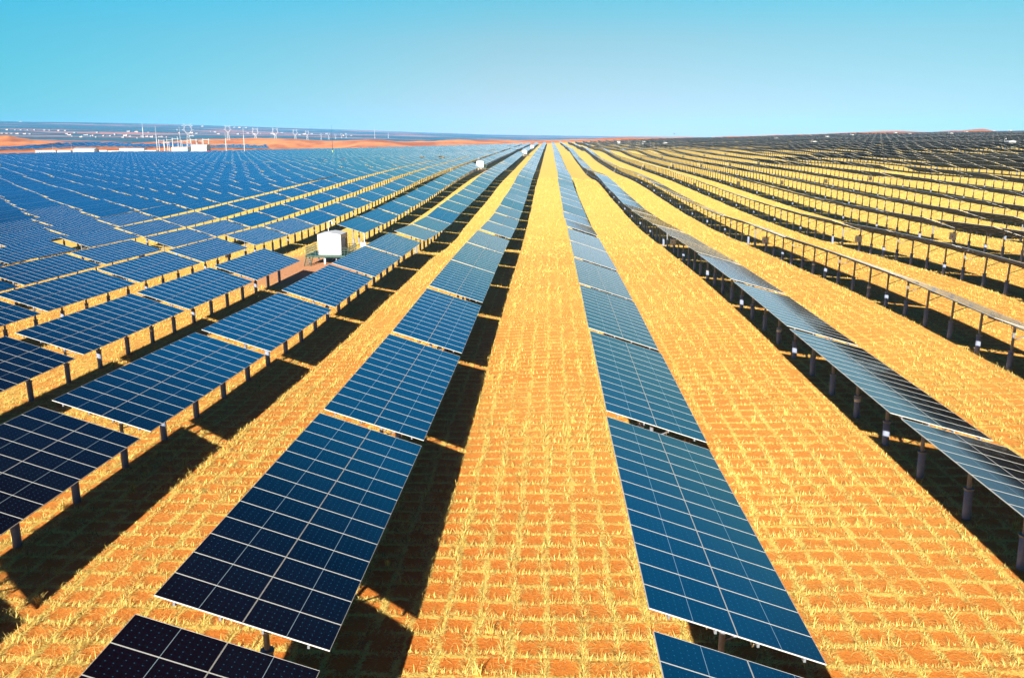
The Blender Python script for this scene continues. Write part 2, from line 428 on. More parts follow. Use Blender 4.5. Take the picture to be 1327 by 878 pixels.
def build_ground():
    ang = np.concatenate([np.linspace(-180, -50, 50, endpoint=False), np.linspace(-50, 46, 760), np.linspace(46, 180, 50)[1:-1]])
    rad = np.concatenate([[0.5], np.geomspace(4, 1000, 190), np.geomspace(1010, 2400, 130), np.geomspace(2430, 14000, 110)])
    A, Rr = np.meshgrid(np.radians(ang), rad, indexing='ij')
    X, Y = Rr * np.sin(A), Rr * np.cos(A)
    Z = height(X, Y)
    V = np.stack([X, Y, Z], -1).reshape(-1, 3)
    na, nr = len(ang), len(rad)
    i = np.arange(na)[:, None]; j = np.arange(nr - 1)[None, :]
    i2 = (i + 1) % na
    F = np.stack([i * nr + j, i * nr + j + 1, i2 * nr + j + 1, i2 * nr + j], -1).reshape(-1)
    phi = np.degrees(A)
    e = field_edge(phi)
    dune = smooth(e + 20, e + 70, Rr)
    plainz = smooth(1900, 2350, Rr)
    dirt = np.exp(-(((X + 31) / 9) ** 4 + ((Y - 106) / 17) ** 4)) * 0.95
    for (cx, cy) in CABIN_SPOTS[1:3]: dirt = np.maximum(dirt, np.exp(-(((X - cx) / 8) ** 4 + ((Y - cy) / 9) ** 4)))
    zone = np.stack([1 - dune, dune, plainz, dirt], -1).reshape(-1, 4)
    me = np_mesh('ground', V, F, np.full(na * (nr - 1), 4), [M_GROUND], {'zone': zone})
    me.polygons.foreach_set('use_smooth', np.ones(na * (nr - 1), bool))
    o = link('ground', me)
    tag(o, 'orange desert sand with straw squares running out to dunes and a far plain', 'ground', kind='structure')

CABIN_SPOTS = [(-30.1, 110.0), (-31.5, 374.0), (-18.8, 625.0), (-18.8, 880.0)]
build_ground()

# far pale mountain on the right horizon
def mountain():
    n = 60; V = []; L = []
    prof = lambda t: 150 * math.exp(-((t - 0.62) / 0.26) ** 2) + 60 * math.exp(-((t - 0.3) / 0.12) ** 2)
    for i in range(n + 1):
        t = i / n
        a = math.atan((1230 + 420 * t - 663.5) / F_PX) + YAW
        for (r, s) in ((13000, 0.0), (13700, 0.55), (14300, 1.0), (15200, 0.5), (16000, 0.0)):
            z = -30 + s * (prof(t) * 1.9 + 12 * math.sin(i * 1.7) + 130)
            V.append((r * math.sin(a), r * math.cos(a), z))
    for i in range(n):
        for k in range(4): L += [i * 5 + k, i * 5 + k + 1, i * 5 + 6 + k, i * 5 + 5 + k]
    m = plain('far_rock', (0.20, 0.17, 0.15), 0.9, 0, 0.3, 0.002)
    me = np_mesh('mountain', V, L, np.full(n * 4, 4), [m])
    tag(link('mountain', me), 'pale blue mountain on the far right horizon', 'mountain', kind='structure')
mountain()

# ------------------------------------------------------------------ solar tables
TILT = RAD(17.7)
ROW0, PITCH_X, Y0, PITCH_Y = -7.56, 12.22, 25.0, 15.77
NMOD, MW, ML, GAPM, GAPC = 13, 1.134, 2.278, 0.011, 0.012
DECK_Z = 3.02
ct, st_ = math.cos(TILT), math.sin(TILT)
def deck(a, b, n=0.0):
    return (a * ct + n * st_, b, DECK_Z - a * st_ + n * ct)

def module_mesh():
    mb = MB(); x, y, t, w = ML / 2, MW / 2, 0.035, 0.009
    o = [(-x, -y), (x, -y), (x, y), (-x, y)]; i = [(-x + w, -y + w), (x - w, -y + w), (x - w, y - w), (-x + w, y - w)]
    for k in range(4):
        k2 = (k + 1) % 4
        mb.quad([(*o[k], t), (*o[k2], t), (*i[k2], t), (*i[k], t)], 1)                       # frame top
        mb.quad([(*o[k], 0), (*o[k2], 0), (*o[k2], t), (*o[k], t)], 1)                       # frame side
        mb.quad([(*i[k2], t - 0.004), (*i[k], t - 0.004), (*i[k], t), (*i[k2], t)], 1)
    mb.quad([(*p, t - 0.004) for p in i], 0, [(0, 0), (0, 1), (1, 1), (1, 0)])
    mb.quad([(*p, 0.004) for p in reversed(o)], 2)
    return mb.mesh('solar_module', [M_GLASS, M_ALU, M_BACK])
ME_MODULE = module_mesh()

def deck_mesh():
    mb = MB(); t = 0.035
    H = NMOD * MW + (NMOD - 1) * GAPM
    for tier in (0, 1):
        a0 = -ML - GAPC / 2 if tier == 0 else GAPC / 2
        a1 = a0 + ML; y = H / 2
        P = lambda a, b, n: deck(a, b, n)
        mb.quad([P(a0, -y, t), P(a1, -y, t), P(a1, y, t), P(a0, y, t)], 0, [(0, tier), (0, tier + 0.9999), (NMOD, tier + 0.9999), (NMOD, tier)])
        mb.quad([P(a0, y, 0), P(a1, y, 0), P(a1, -y, 0), P(a0, -y, 0)], 2)
        for p, q in (((a0, -y), (a1, -y)), ((a1, -y), (a1, y)), ((a1, y), (a0, y)), ((a0, y), (a0, -y))):
            mb.quad([P(*p, 0), P(*q, 0), P(*q, t), P(*p, t)], 1)
    return mb.mesh('module_deck', [M_DECK, M_ALU, M_BACK])
ME_DECK = deck_mesh()

POST_Y = [-5.9, -1.97, 1.97, 5.9]
PILE_H = 1.25
def post_mesh(with_all):
    """steel upright; with_all adds pile, brace and rafter for copies too small to show them apart"""
    mb = MB()
    mb.tube([(0, 0, PILE_H - 0.25), (0, 0, DECK_Z - 0.20)], 0.085, 10, 0)
    mb.tube([(0, 0, PILE_H - 0.02), (0, 0, PILE_H + 0.05)], 0.19, 12, 0)
    if with_all:
        mb.tube([(0, 0, -0.5), (0, 0, PILE_H)], 0.155, 8, 1)
        mb.bar((0.05, 0, 1.95), (1.35, 0, DECK_Z - 1.35 * st_ - 0.13), 0.05, 0.05, 0)
        mb.bar((-1.75 * ct, 0, DECK_Z + 1.75 * st_ - 0.14), (1.75 * ct, 0, DECK_Z - 1.75 * st_ - 0.14), 0.08, 0.06, 0)
    return mb.mesh('post', [M_STEEL, M_PILE])
def pile_mesh(band):
    mb = MB()
    mb.tube([(0, 0, -0.6), (0, 0, PILE_H)], 0.16, 16, 0)
    if band: mb.tube([(0, 0, PILE_H - 0.30), (0, 0, PILE_H - 0.10)], 0.166, 16, 1)
    return mb.mesh('pile', [M_PILE, M_WHITE], True)
ME_POST, ME_POST_ALL = post_mesh(False), post_mesh(True)
ME_PILE, ME_PILE_BAND = pile_mesh(False), pile_mesh(True)
mb = MB(); mb.bar((0.05, 0, 1.95), (1.35, 0, DECK_Z - 1.35 * st_ - 0.13), 0.045, 0.045); ME_BRACE = mb.mesh('brace', [M_STEEL])
mb = MB(); mb.bar((-1.8 * ct, 0, DECK_Z + 1.8 * st_ - 0.15), (1.8 * ct, 0, DECK_Z - 1.8 * st_ - 0.15), 0.07, 0.10); ME_RAFTER = mb.mesh('rafter', [M_STEEL])
def purlin_mesh(a_list):
    mb = MB()
    for a in a_list:
        x, _, z = deck(a, 0, -0.05); mb.box((x, 0, z), (0.06, 14.9, 0.09))
    return mb.mesh('purlin', [M_STEEL])
PURLINS = (-1.75, -0.55, 0.55, 1.75)
ME_PURLIN = [purlin_mesh([a]) for a in PURLINS]
ME_PURLINS = purlin_mesh(PURLINS)
def cable_mesh(b0, b1, a, sag):
    mb = MB(); pts = []
    for k in range(9):
        s = k / 8; x, y, z = deck(a + 0.25 * s, b0 + (b1 - b0) * s, -0.12)
        pts.append((x, y, z - sag * 4 * s * (1 - s)))
    mb.tube(pts, 0.016, 5)
    return mb.mesh('cable', [M_CABLE])
ME_CABLES = [cable_mesh(*c) for c in ((-7.3, -6.0, 0.5, 0.35), (6.0, 7.4, 0.4, 0.3), (-7.2, -6.2, -0.7, 0.25))]

# which sites of the grid carry a table
def missing(j, k):
    """j: row (0 = first row left of the aisle), k: place along the row"""
    if j == -2 and k in (5, 6): return True                     # the white cabin stands here
    if j == -2 and k == 22 or j == -1 and k in (37, 38, 54): return True
    if j < -4 and k == 31: return True
    if j > 8 and k == 14 and j % 4 == 1: return True
    if j in (-40, -39) and k == 26: return True
    if j == 17 and k == 22: return True
    return False

sites = []
for j in range(-100, 100):
    x = ROW0 + PITCH_X * j
    for k in range(-1, 90):
        y = Y0 + PITCH_Y * k + (2.4 if k >= 6 else 0) + (2.0 if k >= 22 else 0)       # wider breaks where the inverter lines run
        phi = math.degrees(math.atan2(x, y)); r = math.hypot(x, y)
        if r > float(field_edge(phi)) or abs(phi) > 58 and y > 40 or missing(j, k): continue
        sites.append((j, k, x, y))
    for k in range(58, 90):                                       # a second block of tables beyond the compound
        y = Y0 + PITCH_Y * k
        phi = math.degrees(math.atan2(x, y)); r = math.hypot(x, y)
        if -40 < phi < -19 and 215 + 15 * math.sin(phi) < r - float(field_edge(phi)) < 330 + 15 * math.sin(phi * 1.7): sites.append((j, k + 100, x, y))
sites = np.array(sites)
SX = sites[:, 2] + RNG.normal(0, 0.03, len(sites)); SY = sites[:, 3] + RNG.normal(0, 0.04, len(sites))
HA, HB = height(SX, SY - 5.9), height(SX, SY + 5.9)
SZ = (HA + HB) / 2 + RNG.normal(0, 0.02, len(sites))
SP = np.arctan2(HB - HA, 11.8) + RNG.normal(0, 0.002, len(sites))          # each table follows the ground under it
SR = RNG.normal(0, RAD(0.28), len(sites))
near_straight = np.hypot(SX, SY) < 75
SR[near_straight] *= 0.4
SR[(sites[:, 0] == 2)] -= RAD(2.6)

corners = []
for a, b in ((-2.3, -7.5), (2.3, -7.5), (2.3, 7.5), (-2.3, 7.5)):
    X, Yb, Z = deck(a, b)
    corners.append(np.stack([SX + X, SY + Yb, SZ + Z + Yb * np.tan(SP)], -1))
corners = np.stack(corners, 1)
pu, pv, pd = project(corners.reshape(-1, 3))
pu, pv, pd = pu.reshape(-1, 4), pv.reshape(-1, 4), pd.reshape(-1, 4)
ok = pd.max(1) > 3
cu, cv_ = np.clip(pu, 0, 1327), np.clip(pv, 0, 878)
cu = np.where(pd > 1, cu, np.nan); cv_ = np.where(pd > 1, cv_, np.nan)
area = 0.5 * np.abs(sum(cu[:, q] * cv_[:, (q + 1) % 4] - cu[:, (q + 1) % 4] * cv_[:, q] for q in range(4)))
bw = np.nanmax(cu, 1) - np.nanmin(cu, 1); bh = np.nanmax(cv_, 1) - np.nanmin(cv_, 1)
bh2 = bh + 3.0 * 1050 / np.maximum(pd.mean(1), 5) * (bw > 0)
inframe = ok & (bw > 0.5) & (bh > 0.3)
score = np.where(inframe, np.nan_to_num(area, nan=2000.0) + 0.35 * bw * bh2, -1)
order = np.argsort(-score)
CLOSE, SINGLE = 62, 300
close_set, single_set = set(order[:CLOSE].tolist()), set(order[:SINGLE].tolist())
front = {}
for j in np.unique(sites[:, 0]):
    idx = np.where((sites[:, 0] == j) & inframe)[0]
    for n, q in enumerate(sorted(idx, key=lambda q: sites[q, 1])): front[q] = n + 1

def fill_close(root, band_at):
    H = NMOD * (MW + GAPM) - GAPM
    for tier in (0, 1):
        a = (-1 if tier == 0 else 1) * (ML + GAPC) / 2
        for i in range(NMOD):
            b = -H / 2 + MW / 2 + i * (MW + GAPM)
            link('solar_module', ME_MODULE, root, deck(a, b), (0, TILT, 0))
    for me in ME_PURLIN: link('purlin', me, root)
    for n, y in enumerate(POST_Y):
        p = link('post', ME_POST, root, (0, y, 0))
        link('pile', ME_PILE_BAND if n == band_at or (n == 2 and band_at == 9) else ME_PILE, p)
        link('brace', ME_BRACE, root, (0, y, 0)); link('rafter', ME_RAFTER, root, (0, y, 0))
    for me in ME_CABLES: link('cable', me, root)
def fill_small(root):
    link('module_deck', ME_DECK, root)
    link('purlin_set', ME_PURLINS, root)
    for y in POST_Y: link('post', ME_POST_ALL, root, (0, y, 0))

protos = {}
def place_table(q):
    kind = ('close', (q * 7) % 11) if q in close_set else ('small', 0)
    j = int(sites[q, 0])
    if kind not in protos:
        o = empty('solar_table', (0, 0, 0))
        fill_close(o, kind[1]) if kind[0] == 'close' else fill_small(o)
        remember(o); protos[kind] = o
    else:
        o = copy_tree(protos[kind])
    o.location = (SX[q], SY[q], SZ[q]); o.rotation_euler = (SP[q], SR[q], 0)
    side, n = ('left', 1 - j) if j <= 0 else ('right', j)
    lab = 'blue solar table, %s from the front in the %s row %s of the central aisle' % (ordinal(front[q]), ordinal(n), side)
    tag(o, lab, 'solar panel', 'solar tables standing in rows on the desert')
for q in order[:SINGLE].tolist(): place_table(q)

# everything further off: one mass of tables
def far_field():
    idx = np.array([q for q in range(len(sites)) if q not in single_set and pd[q].min() > 2 and pu[q].max() > -1500 and pu[q].min() < 2800])
    # unit table
    V, F, N, MI, UV = [], [], [], [], []
    def add(pts, mi, uv=None):
        F.extend(range(len(V), len(V) + len(pts))); V.extend(pts); N.append(len(pts)); MI.append(mi)
        UV.extend(uv or [(0.5, 0.25)] * len(pts))
    t, y = 0.04, 7.49
    for a0, a1, tier in ((-2.30, -0.02, 0), (0.02, 2.30, 1)):
        add([deck(a0, -y, t), deck(a1, -y, t), deck(a1, y, t), deck(a0, y, t)], 0, [(0, tier), (0, tier + .9999), (NMOD, tier + .9999), (NMOD, tier)])
    add([deck(-2.3, y, 0), deck(2.3, y, 0), deck(2.3, -y, 0), deck(-2.3, -y, 0)], 2)
    for p, q in (((-2.3, -y), (2.3, -y)), ((2.3, -y), (2.3, y)), ((2.3, y), (-2.3, y)), ((-2.3, y), (-2.3, -y))):
        add([deck(*p, 0), deck(*q, 0), deck(*q, t), deck(*p, t)], 1)
    for py in POST_Y:
        for (w, z0, z1, mi) in ((0.15, -0.8, PILE_H, 4), (0.085, PILE_H, DECK_Z - 0.05, 3)):
            c = [(-w, py - w), (w, py - w), (w, py + w), (-w, py + w)]
            for k in range(4):
                k2 = (k + 1) % 4
                add([(*c[k], z0), (*c[k2], z0), (*c[k2], z1), (*c[k], z1)], mi)
    V = np.array(V); F = np.array(F); UV = np.array(UV); nv = len(V)
    sp, sr = SP[idx][:, None], SR[idx][:, None]
    X0, Y0_, Z0 = V[:, 0][None], V[:, 1][None], V[:, 2][None]
    X1 = X0 + sr * Z0; Z1 = Z0 - sr * X0
    Y2 = Y0_ - sp * Z1; Z2 = Z1 + sp * Y0_
    W = np.stack([X1 + SX[idx][:, None], Y2 + SY[idx][:, None], Z2 + SZ[idx][:, None]], -1).reshape(-1, 3)
    L = (F[None] + (np.arange(len(idx)) * nv)[:, None]).reshape(-1)
    me = np_mesh('solar_table_field', W, L, np.tile(N, len(idx)), [M_DECK, M_ALU, M_BACK, M_STEEL, M_PILE], None, np.tile(MI, len(idx)))
    uvl = me.uv_layers.new(name='UVMap')
    uvl.data.foreach_set('uv', np.tile(UV, (len(idx), 1)).astype(np.float32).ravel())
    o = link('solar_table_field', me)
    tag(o, 'mass of small distant solar tables covering the desert as far as the dunes', 'solar field', kind='stuff')
    print('tables', len(sites), 'far', len(idx))
far_field()

# ------------------------------------------------------------------ straw squares
def straw():
    cells = []
    xs = np.arange(-75, 110) * 1.07; ys = np.arange(10, 310) * 1.0
    CX, CY = np.meshgrid(xs, ys, indexing='ij'); CX, CY = CX.ravel(), CY.ravel()
    u, v, d = project(np.stack([CX, CY, height(CX, CY)], -1))
    keep = (d > 5) & (u > -150) & (u < 1477) & (v < 990)
    keep &= ~((np.abs(CX + 31) < 7.5) & (np.abs(CY - 106) < 15.5))
    CX, CY, d = CX[keep], CY[keep], d[keep]
    parts = []
    for lo, hi, n, w, five in ((0, 30, 400, 0.011, True), (30, 52, 260, 0.015, True), (52, 85, 105, 0.026, False), (85, 150, 42, 0.045, False), (150, 320, 10, 0.08, False)):
        m = (d >= lo) & (d < hi)
        cx, cy = np.repeat(CX[m], n), np.repeat(CY[m], n); N = len(cx)
        if not N: continue
        patch = vnoise(cx / 2.3, cy / 2.6, 21) * 0.5 + 0.5
        s = RNG.random(N); kind = RNG.random(N)
        wobx = 0.16 * np.sin(cy * 0.9 + cx * 0.37) + 0.06 * np.sin(cy * 2.3); woby = 0.13 * np.sin(cx * 0.8 + cy * 0.21) + 0.05 * np.sin(cx * 2.1)
        ix, iy = np.round(cx / 1.07).astype(int), np.round(cy).astype(int)
        hsh = lambda k: np.modf(np.abs(np.sin(ix * 12.9898 + iy * 78.233 + k * 37.7) * 43758.5453))[0]
        wobx = wobx + (hsh(1) - 0.5) * 0.13; woby = woby + (hsh(2) - 0.5) * 0.16
        keepx = RNG.random(N) < 0.40 + 0.9 * hsh(3); keepy = RNG.random(N) < 0.40 + 0.9 * hsh(4)
        gone = ((kind < 0.48) & ~keepx) | ((kind >= 0.48) & (kind < 0.94) & ~keepy)
        along_x = kind < 0.48; along_y = (kind >= 0.48) & (kind < 0.94)
        jit = RNG.normal(0, 0.055, N)
        clump = 0.07 * np.sin(s * 31 + cx * 7 + cy * 3)                     # straw gathers in bunches along the line
        x = np.where(along_x, cx + (s + clump) * 1.07, np.where(along_y, cx + wobx + jit, cx + s * 1.07))
        y = np.where(along_x, cy + woby + jit, np.where(along_y, cy + (s + clump), cy + RNG.random(N)))
        loose = ~(along_x | along_y) | (RNG.random(N) < 0.05)
        # outward lean from the line, flat for loose litter
        az = np.where(along_x, np.where(jit > 0, math.pi / 2, -math.pi / 2), np.where(along_y, np.where(jit > 0, 0, math.pi), RNG.random(N) * 6.283)) + RNG.normal(0, 0.75, N)
        up = np.where(loose, RNG.uniform(0.02, 0.15, N), np.clip(RNG.normal(0.46, 0.34, N), 0.05, 1.35))
        ln = np.where(loose, RNG.uniform(0.12, 0.32, N), RNG.gamma(6.0, 0.034, N) * (0.65 + 0.7 * patch)) * (1.0 if lo < 80 else 1.15)
        drop = RNG.random(N) > (0.55 + 0.6 * patch); ln = np.where(drop & ~loose, ln * 0.45, ln)
        g = ~gone
        parts.append(tuple(q[g] for q in (x, y, az, up, ln, np.full(N, w) * RNG.uniform(0.5, 1.4, N), np.full(N, five))))
    # taller tufts that sprouted here and there
    m = (d < 90) & (RNG.random(len(d)) < 0.018)
    n = 34; cx, cy = np.repeat(CX[m] + RNG.random(m.sum()), n), np.repeat(CY[m] + RNG.random(m.sum()) * 0.3, n); N = len(cx)
    parts.append((cx + RNG.normal(0, 0.06, N), cy + RNG.normal(0, 0.05, N), RNG.random(N) * 6.283, np.clip(RNG.normal(1.15, 0.22, N), 0.5, 1.5), RNG.uniform(0.22, 0.52, N), np.full(N, 0.017), np.full(N, True)))
    x, y, az, up, ln, w, five = [np.concatenate(c) for c in zip(*parts)]
    z = height(x, y) - 0.01 + 0.05 * RNG.random(len(x)) * (ln < 0.33)
    P = np.stack([x, y, z], -1)
    D = np.stack([np.cos(az) * np.cos(up), np.sin(az) * np.cos(up), np.sin(up)], -1)
    S = np.stack([-np.sin(az), np.cos(az), np.zeros_like(az)], -1) * (w / 2)[:, None]
    mid = P + D * (ln * 0.55)[:, None] + np.array([0, 0, 0.02]) * ln[:, None]
    D2 = D.copy(); D2[:, 2] -= 0.45; tip = mid + D2 * (ln * 0.5)[:, None]
    tip[:, 2] = np.maximum(tip[:, 2], z + 0.012)
    t = RNG.random(len(x)) ** 0.8
    c0, c1 = np.array([0.64, 0.40, 0.06]), np.array([0.96, 0.78, 0.25])
    C = c0 + (c1 - c0) * t[:, None]
    grey = RNG.random(len(x)) < 0.16; C[grey] = C[grey] * RNG.uniform(0.15, 0.5, (grey.sum(), 1))  # some dull grey-brown blades, darkened to stand for straw lying in shadow
    Vs, Ls, Ns, Cs = [], [], [], []
    base = 0
    f = five
    n5 = f.sum()
    V5 = np.stack([P[f] - S[f], P[f] + S[f], mid[f] - S[f] * 0.8, mid[f] + S[f] * 0.8, tip[f]], 1).reshape(-1, 3)
    i5 = (np.arange(n5) * 5)[:, None]
    L4 = (i5 + np.array([0, 1, 3, 2])).reshape(-1); L3 = (i5 + np.array([2, 3, 4])).reshape(-1)
    g = ~f; n3 = g.sum()
    tip3 = P + D * ln[:, None]
    V3 = np.stack([P[g] - S[g], P[g] + S[g], tip3[g]], 1).reshape(-1, 3)
    L3b = ((np.arange(n3) * 3)[:, None] + np.arange(3)).reshape(-1) + len(V5)
    C5 = np.repeat(C[f], 5, 0); C3 = np.repeat(C[g], 3, 0)
    V = np.concatenate([V5, V3]); Cc = np.concatenate([C5, C3]); Cc = np.concatenate([Cc, np.ones((len(Cc), 1))], 1)
    L = np.concatenate([L4, L3, L3b]); nper = np.concatenate([np.full(n5, 4), np.full(n5, 3), np.full(n3, 3)])
    me = np_mesh('straw_squares', V, L, nper, [M_STRAW], {'tint': Cc})
    o = link('straw_squares', me)
    tag(o, 'yellow dry straw set in a checkerboard of squares over the orange sand', 'straw', kind='stuff')
    print('straw blades', len(x))
straw()

# ------------------------------------------------------------------ white equipment cabins
def make_cabin():
    root = empty('equipment_cabin', (0, 0, 0))
    W, D, H, z = 3.15, 3.6, 2.75, 1.25
    b = MB(); b.box((0, D / 2, z + H / 2), (W, D, H)); b.build('body', [M_WHITE], root)
    r = MB()
    for s in (-1, 1): r.quad([(s * (W / 2 + .08), -.08, z + H + .01), (0, -.08, z + H + .26), (0, D + .08, z + H + .26), (s * (W / 2 + .08), D + .08, z + H + .01)][::s], 0)
    r.quad([(-W / 2 - .08, -.08, z + H + .01), (W / 2 + .08, -.08, z + H + .01), (0, -.08, z + H + .26)], 0)
    r.quad([(W / 2 + .08, D + .08, z + H + .01), (-W / 2 - .08, D + .08, z + H + .01), (0, D + .08, z + H + .26)], 0)
    r.build('roof', [M_WHITE], root)
    t_ = MB()
    for sx in (-1, 1):
        for yy in (0, D): t_.box((sx * W / 2, yy, z + H / 2 - .02), (.10, .10, H - .06))
    t_.box((0, D / 2, z + .06), (W + .08, D + .08, .14)); t_.build('corner_frame', [M_ROOF], root)
    for sx in (-.52, .52):
        sm = MB(); sm.box((sx, -.006, z + H / 2), (.03, .02, H - .3)); sm.build('seam', [M_ROOF], root)
    for s, nm in ((1, M_DARK), (-1, M_DOOR)):
        d = MB(); d.box((s * (W / 2 + .02), D * .45, z + 1.15), (.04, 1.5, 2.1)); dr = d.build('door', [M_DOOR], root)
        h = MB(); h.box((s * (W / 2 + .06), D * .45 + .6, z + 1.1), (.05, .05, .22)); h.build('handle', [M_DARK], dr)
        v = MB()
        for k in range(7): v.box((s * (W / 2 + .02), D * .82, z + .7 + k * .2), (.05, .8, .12))
        v.build('louver', [M_DARK], root)
    p = MB(); p.box((-.2, D / 2 - .1, z - .10), (6.0, D + 1.6, .16))
    for y in (-.9, D + .7): p.box((-.2, y, z - .14), (6.0, .10, .24))
    p.build('platform', [M_GREEN], root)
    for x in (-2.7, -.6, 1.0, 2.4):
        for y in (-.5, D + .3):
            l = MB(); l.tube([(x, y, -.5), (x, y, z - .18)], .15 if x in (-.6,) else .09, 10); l.build('leg', [M_WHITE if x == -.6 else M_STEEL], root, smooth_=True)
    def rail(a, b_):
        m = MB(); a, b_ = Vector(a), Vector(b_); n = max(2, int((b_ - a).length / .45))
        for k in range(n + 1):
            q = a.lerp(b_, k / n); m.box((q.x, q.y, z + .5), (.05, .05, 1.06))
        for hz in (.35, .68, 1.03): m.bar((a.x, a.y, z + hz), (b_.x, b_.y, z + hz), .05)
        m.build('railing', [M_GREEN], root)
    x0, x1, y0, y1 = -3.1, 2.7, -.9, D + .65
    rail((x0, y0, 0), (-1.75, y0, 0)); rail((x0, y0, 0), (x0, y1, 0)); rail((x0, y1, 0), (x1, y1, 0)); rail((x1, y0, 0), (x1, y1, 0)); rail((1.75, y0, 0), (x1, y0, 0))
    s = MB()
    for k in range(5): s.box((x0 + .55, y0 - .16 - .24 * k, z - .2 - .22 * k), (.9, .22, .05))
    for sx in (.1, 1.0): s.bar((x0 + sx, y0 - .05, z - .1), (x0 + sx, y0 - 1.35, -.05), .06, .16)
    s.build('stair', [M_GREEN], root)
    m = MB(); mx, my = -1.35, D + 1.2
    m.tube([(mx, my, 0), (mx, my, 5.1)], [.07, .05], 10)
    m.tube([(mx, my, 5.1), (mx + .15, my, 5.38), (mx + .45, my, 5.42), (mx + .62, my, 5.25)], [.05, .05, .05, .05], 8); mast = m.build('mast', [M_WHITE], root, smooth_=True)
    c = MB(); c.tube([(mx + .62, my, 5.28), (mx + .62, my, 4.95)], [.11, .16], 10); c.build('camera_dome', [M_WHITE], mast)
    remember(root)
    return root
cab_proto = None
cabins = []
for n, (cx, cy) in enumerate(CABIN_SPOTS):
    cabins.append((cx, cy, ['white equipment cabin on green railed platform, nearest and largest of all the cabins', 'white cabin in the gap of the third row left, second nearest one there', 'small white cabin in the gap of the second row left of the aisle', 'tiny white cabin farthest along the second row left of the aisle'][n]))
for px, D, lab in ((8, 520, 'white cabin with lamp mast among blue panels at the far left edge'), (1294, 400, 'white cabin with lamp mast among dark panels near the right edge'), (1045, 640, 'pale cabin beside a thin mast halfway up the right field'),
                   (1216, 860, 'small white cabin with a mast in the upper right field'), (1235, 1050, 'tiny white cabin above the cabin with mast, upper right field'), (1269, 1060, 'tiny white cabin close under the low dune top on the right'), (1061, 900, 'small white cabin, larger of the two close above the pale one'),
                   (1040, 1040, 'tiny white cabin far off, a little left of the larger one'), (997, 860, 'small white cabin leftmost in the dark upper right field'), (1092, 1020, 'tiny white cabin directly right of the pair above the pale cabin'), (1146, 1180, 'tiny white cabin on the field edge below the middle dune'), (1164, 1040, 'tiny white cabin just below and right of the one at the field edge'),
                   (1290, 1240, 'tiny white cabin on the skyline at the upper right corner of field'), (857, 800, 'small white cabin right of the aisle under the orange dunes'), (830, 880, 'small white cabin second nearest the aisle on the right'), (798, 980, 'tiny white cabin nearest the aisle on the right side')):
    x, y = at(px, D); cabins.append((x, y, lab))
for n, (x, y, lab) in enumerate(cabins):
    if n == 0: o = cab_proto = make_cabin()
    else: o = copy_tree(cab_proto)
    o.location = (x, y, float(height(x, y)) + 0.0)
    tag(o, lab, 'equipment cabin', 'white equipment cabins spread through the solar field')

# meter post beside the nearest cabin
def meter_post(x, y):
    o = empty('meter_post', (x, y, float(height(x, y))))
    m = MB(); m.tube([(0, 0, -.3), (0, 0, 3.6)], .07, 10); m.build('pole', [M_WHITE], o, smooth_=True)
    m = MB(); m.box((-.18, -.10, 1.9), (.75, .3, .75)); b = m.build('box', [M_WHITE], o)
    m = MB(); m.box((-.18, -.262, 1.9), (.6, .02, .6)); m.build('door', [M_ROOF], b)
    tag(o, 'white pole with white meter box right behind the nearest cabin', 'meter post')
meter_post(-26.6, 116.0)

# ------------------------------------------------------------------ inverter boxes hung on row posts
def make_inverter():
    o = empty('inverter_box', (0, 0, 0))
    m = MB(); m.box((0, 0, 1.55), (.78, .34, .82)); m.box((0, .19, 1.55), (.66, .05, .7)); m.build('case', [M_WHITE], o)
    m = MB(); m.box((0, -.176, 1.52), (.62, .012, .60)); m.build('cover', [M_ROOF], o)
    m = MB(); m.tube([(.0, -.18, 1.55), (.0, -.197, 1.55)], .09, 14); m.build('warning_sign', [M_RED], o)
    m = MB(); m.box((0, .02, 2.03), (.95, .62, .035), 0, Euler((RAD(-8), 0, 0)).to_matrix()); m.build('rain_hood', [M_STEEL], o)
    for s in (-.2, 0, .2):
        m = MB(); m.tube([(s, 0, 1.2), (s * .8, .05, .75), (s * .4, .1, .0)], .022, 6); m.build('conduit', [M_DARK], o)
    m = MB(); m.box((0, .23, 1.55), (.12, .12, 1.2)); m.build('bracket', [M_STEEL], o)
    remember(o); return o
inv = None
for li, (yy, js) in enumerate(((111.0, [1, 2, 3, 4, 5, 6, 7, 8, -1, -3, -4]), (237.2, [2, 3, 4, 5, 6, 7, 8]), (363.3, [2, 3, 4, 5, 6, 7, 8]), (489.5, [2, 3, 4, 5, 6, 7, 8, 9]))):
    for j in js:
        x = ROW0 + PITCH_X * j - 0.15; y = yy - 1.05
        if inv is None: o = inv = make_inverter()
        else: o = copy_tree(inv)
        o.location = (x, y, float(height(x, y))); o.rotation_euler = (0, 0, RAD(-38) if j > 0 else RAD(20))
        side, n = ('left', 1 - j) if j <= 0 else ('right', j)
        tag(o, '%s white inverter box on the %s row of tables %s of the aisle' % (['nearest', 'second-nearest', 'third-nearest', 'farthest'][li], ordinal(n), side), 'inverter box', 'inverter boxes hung on the row posts')

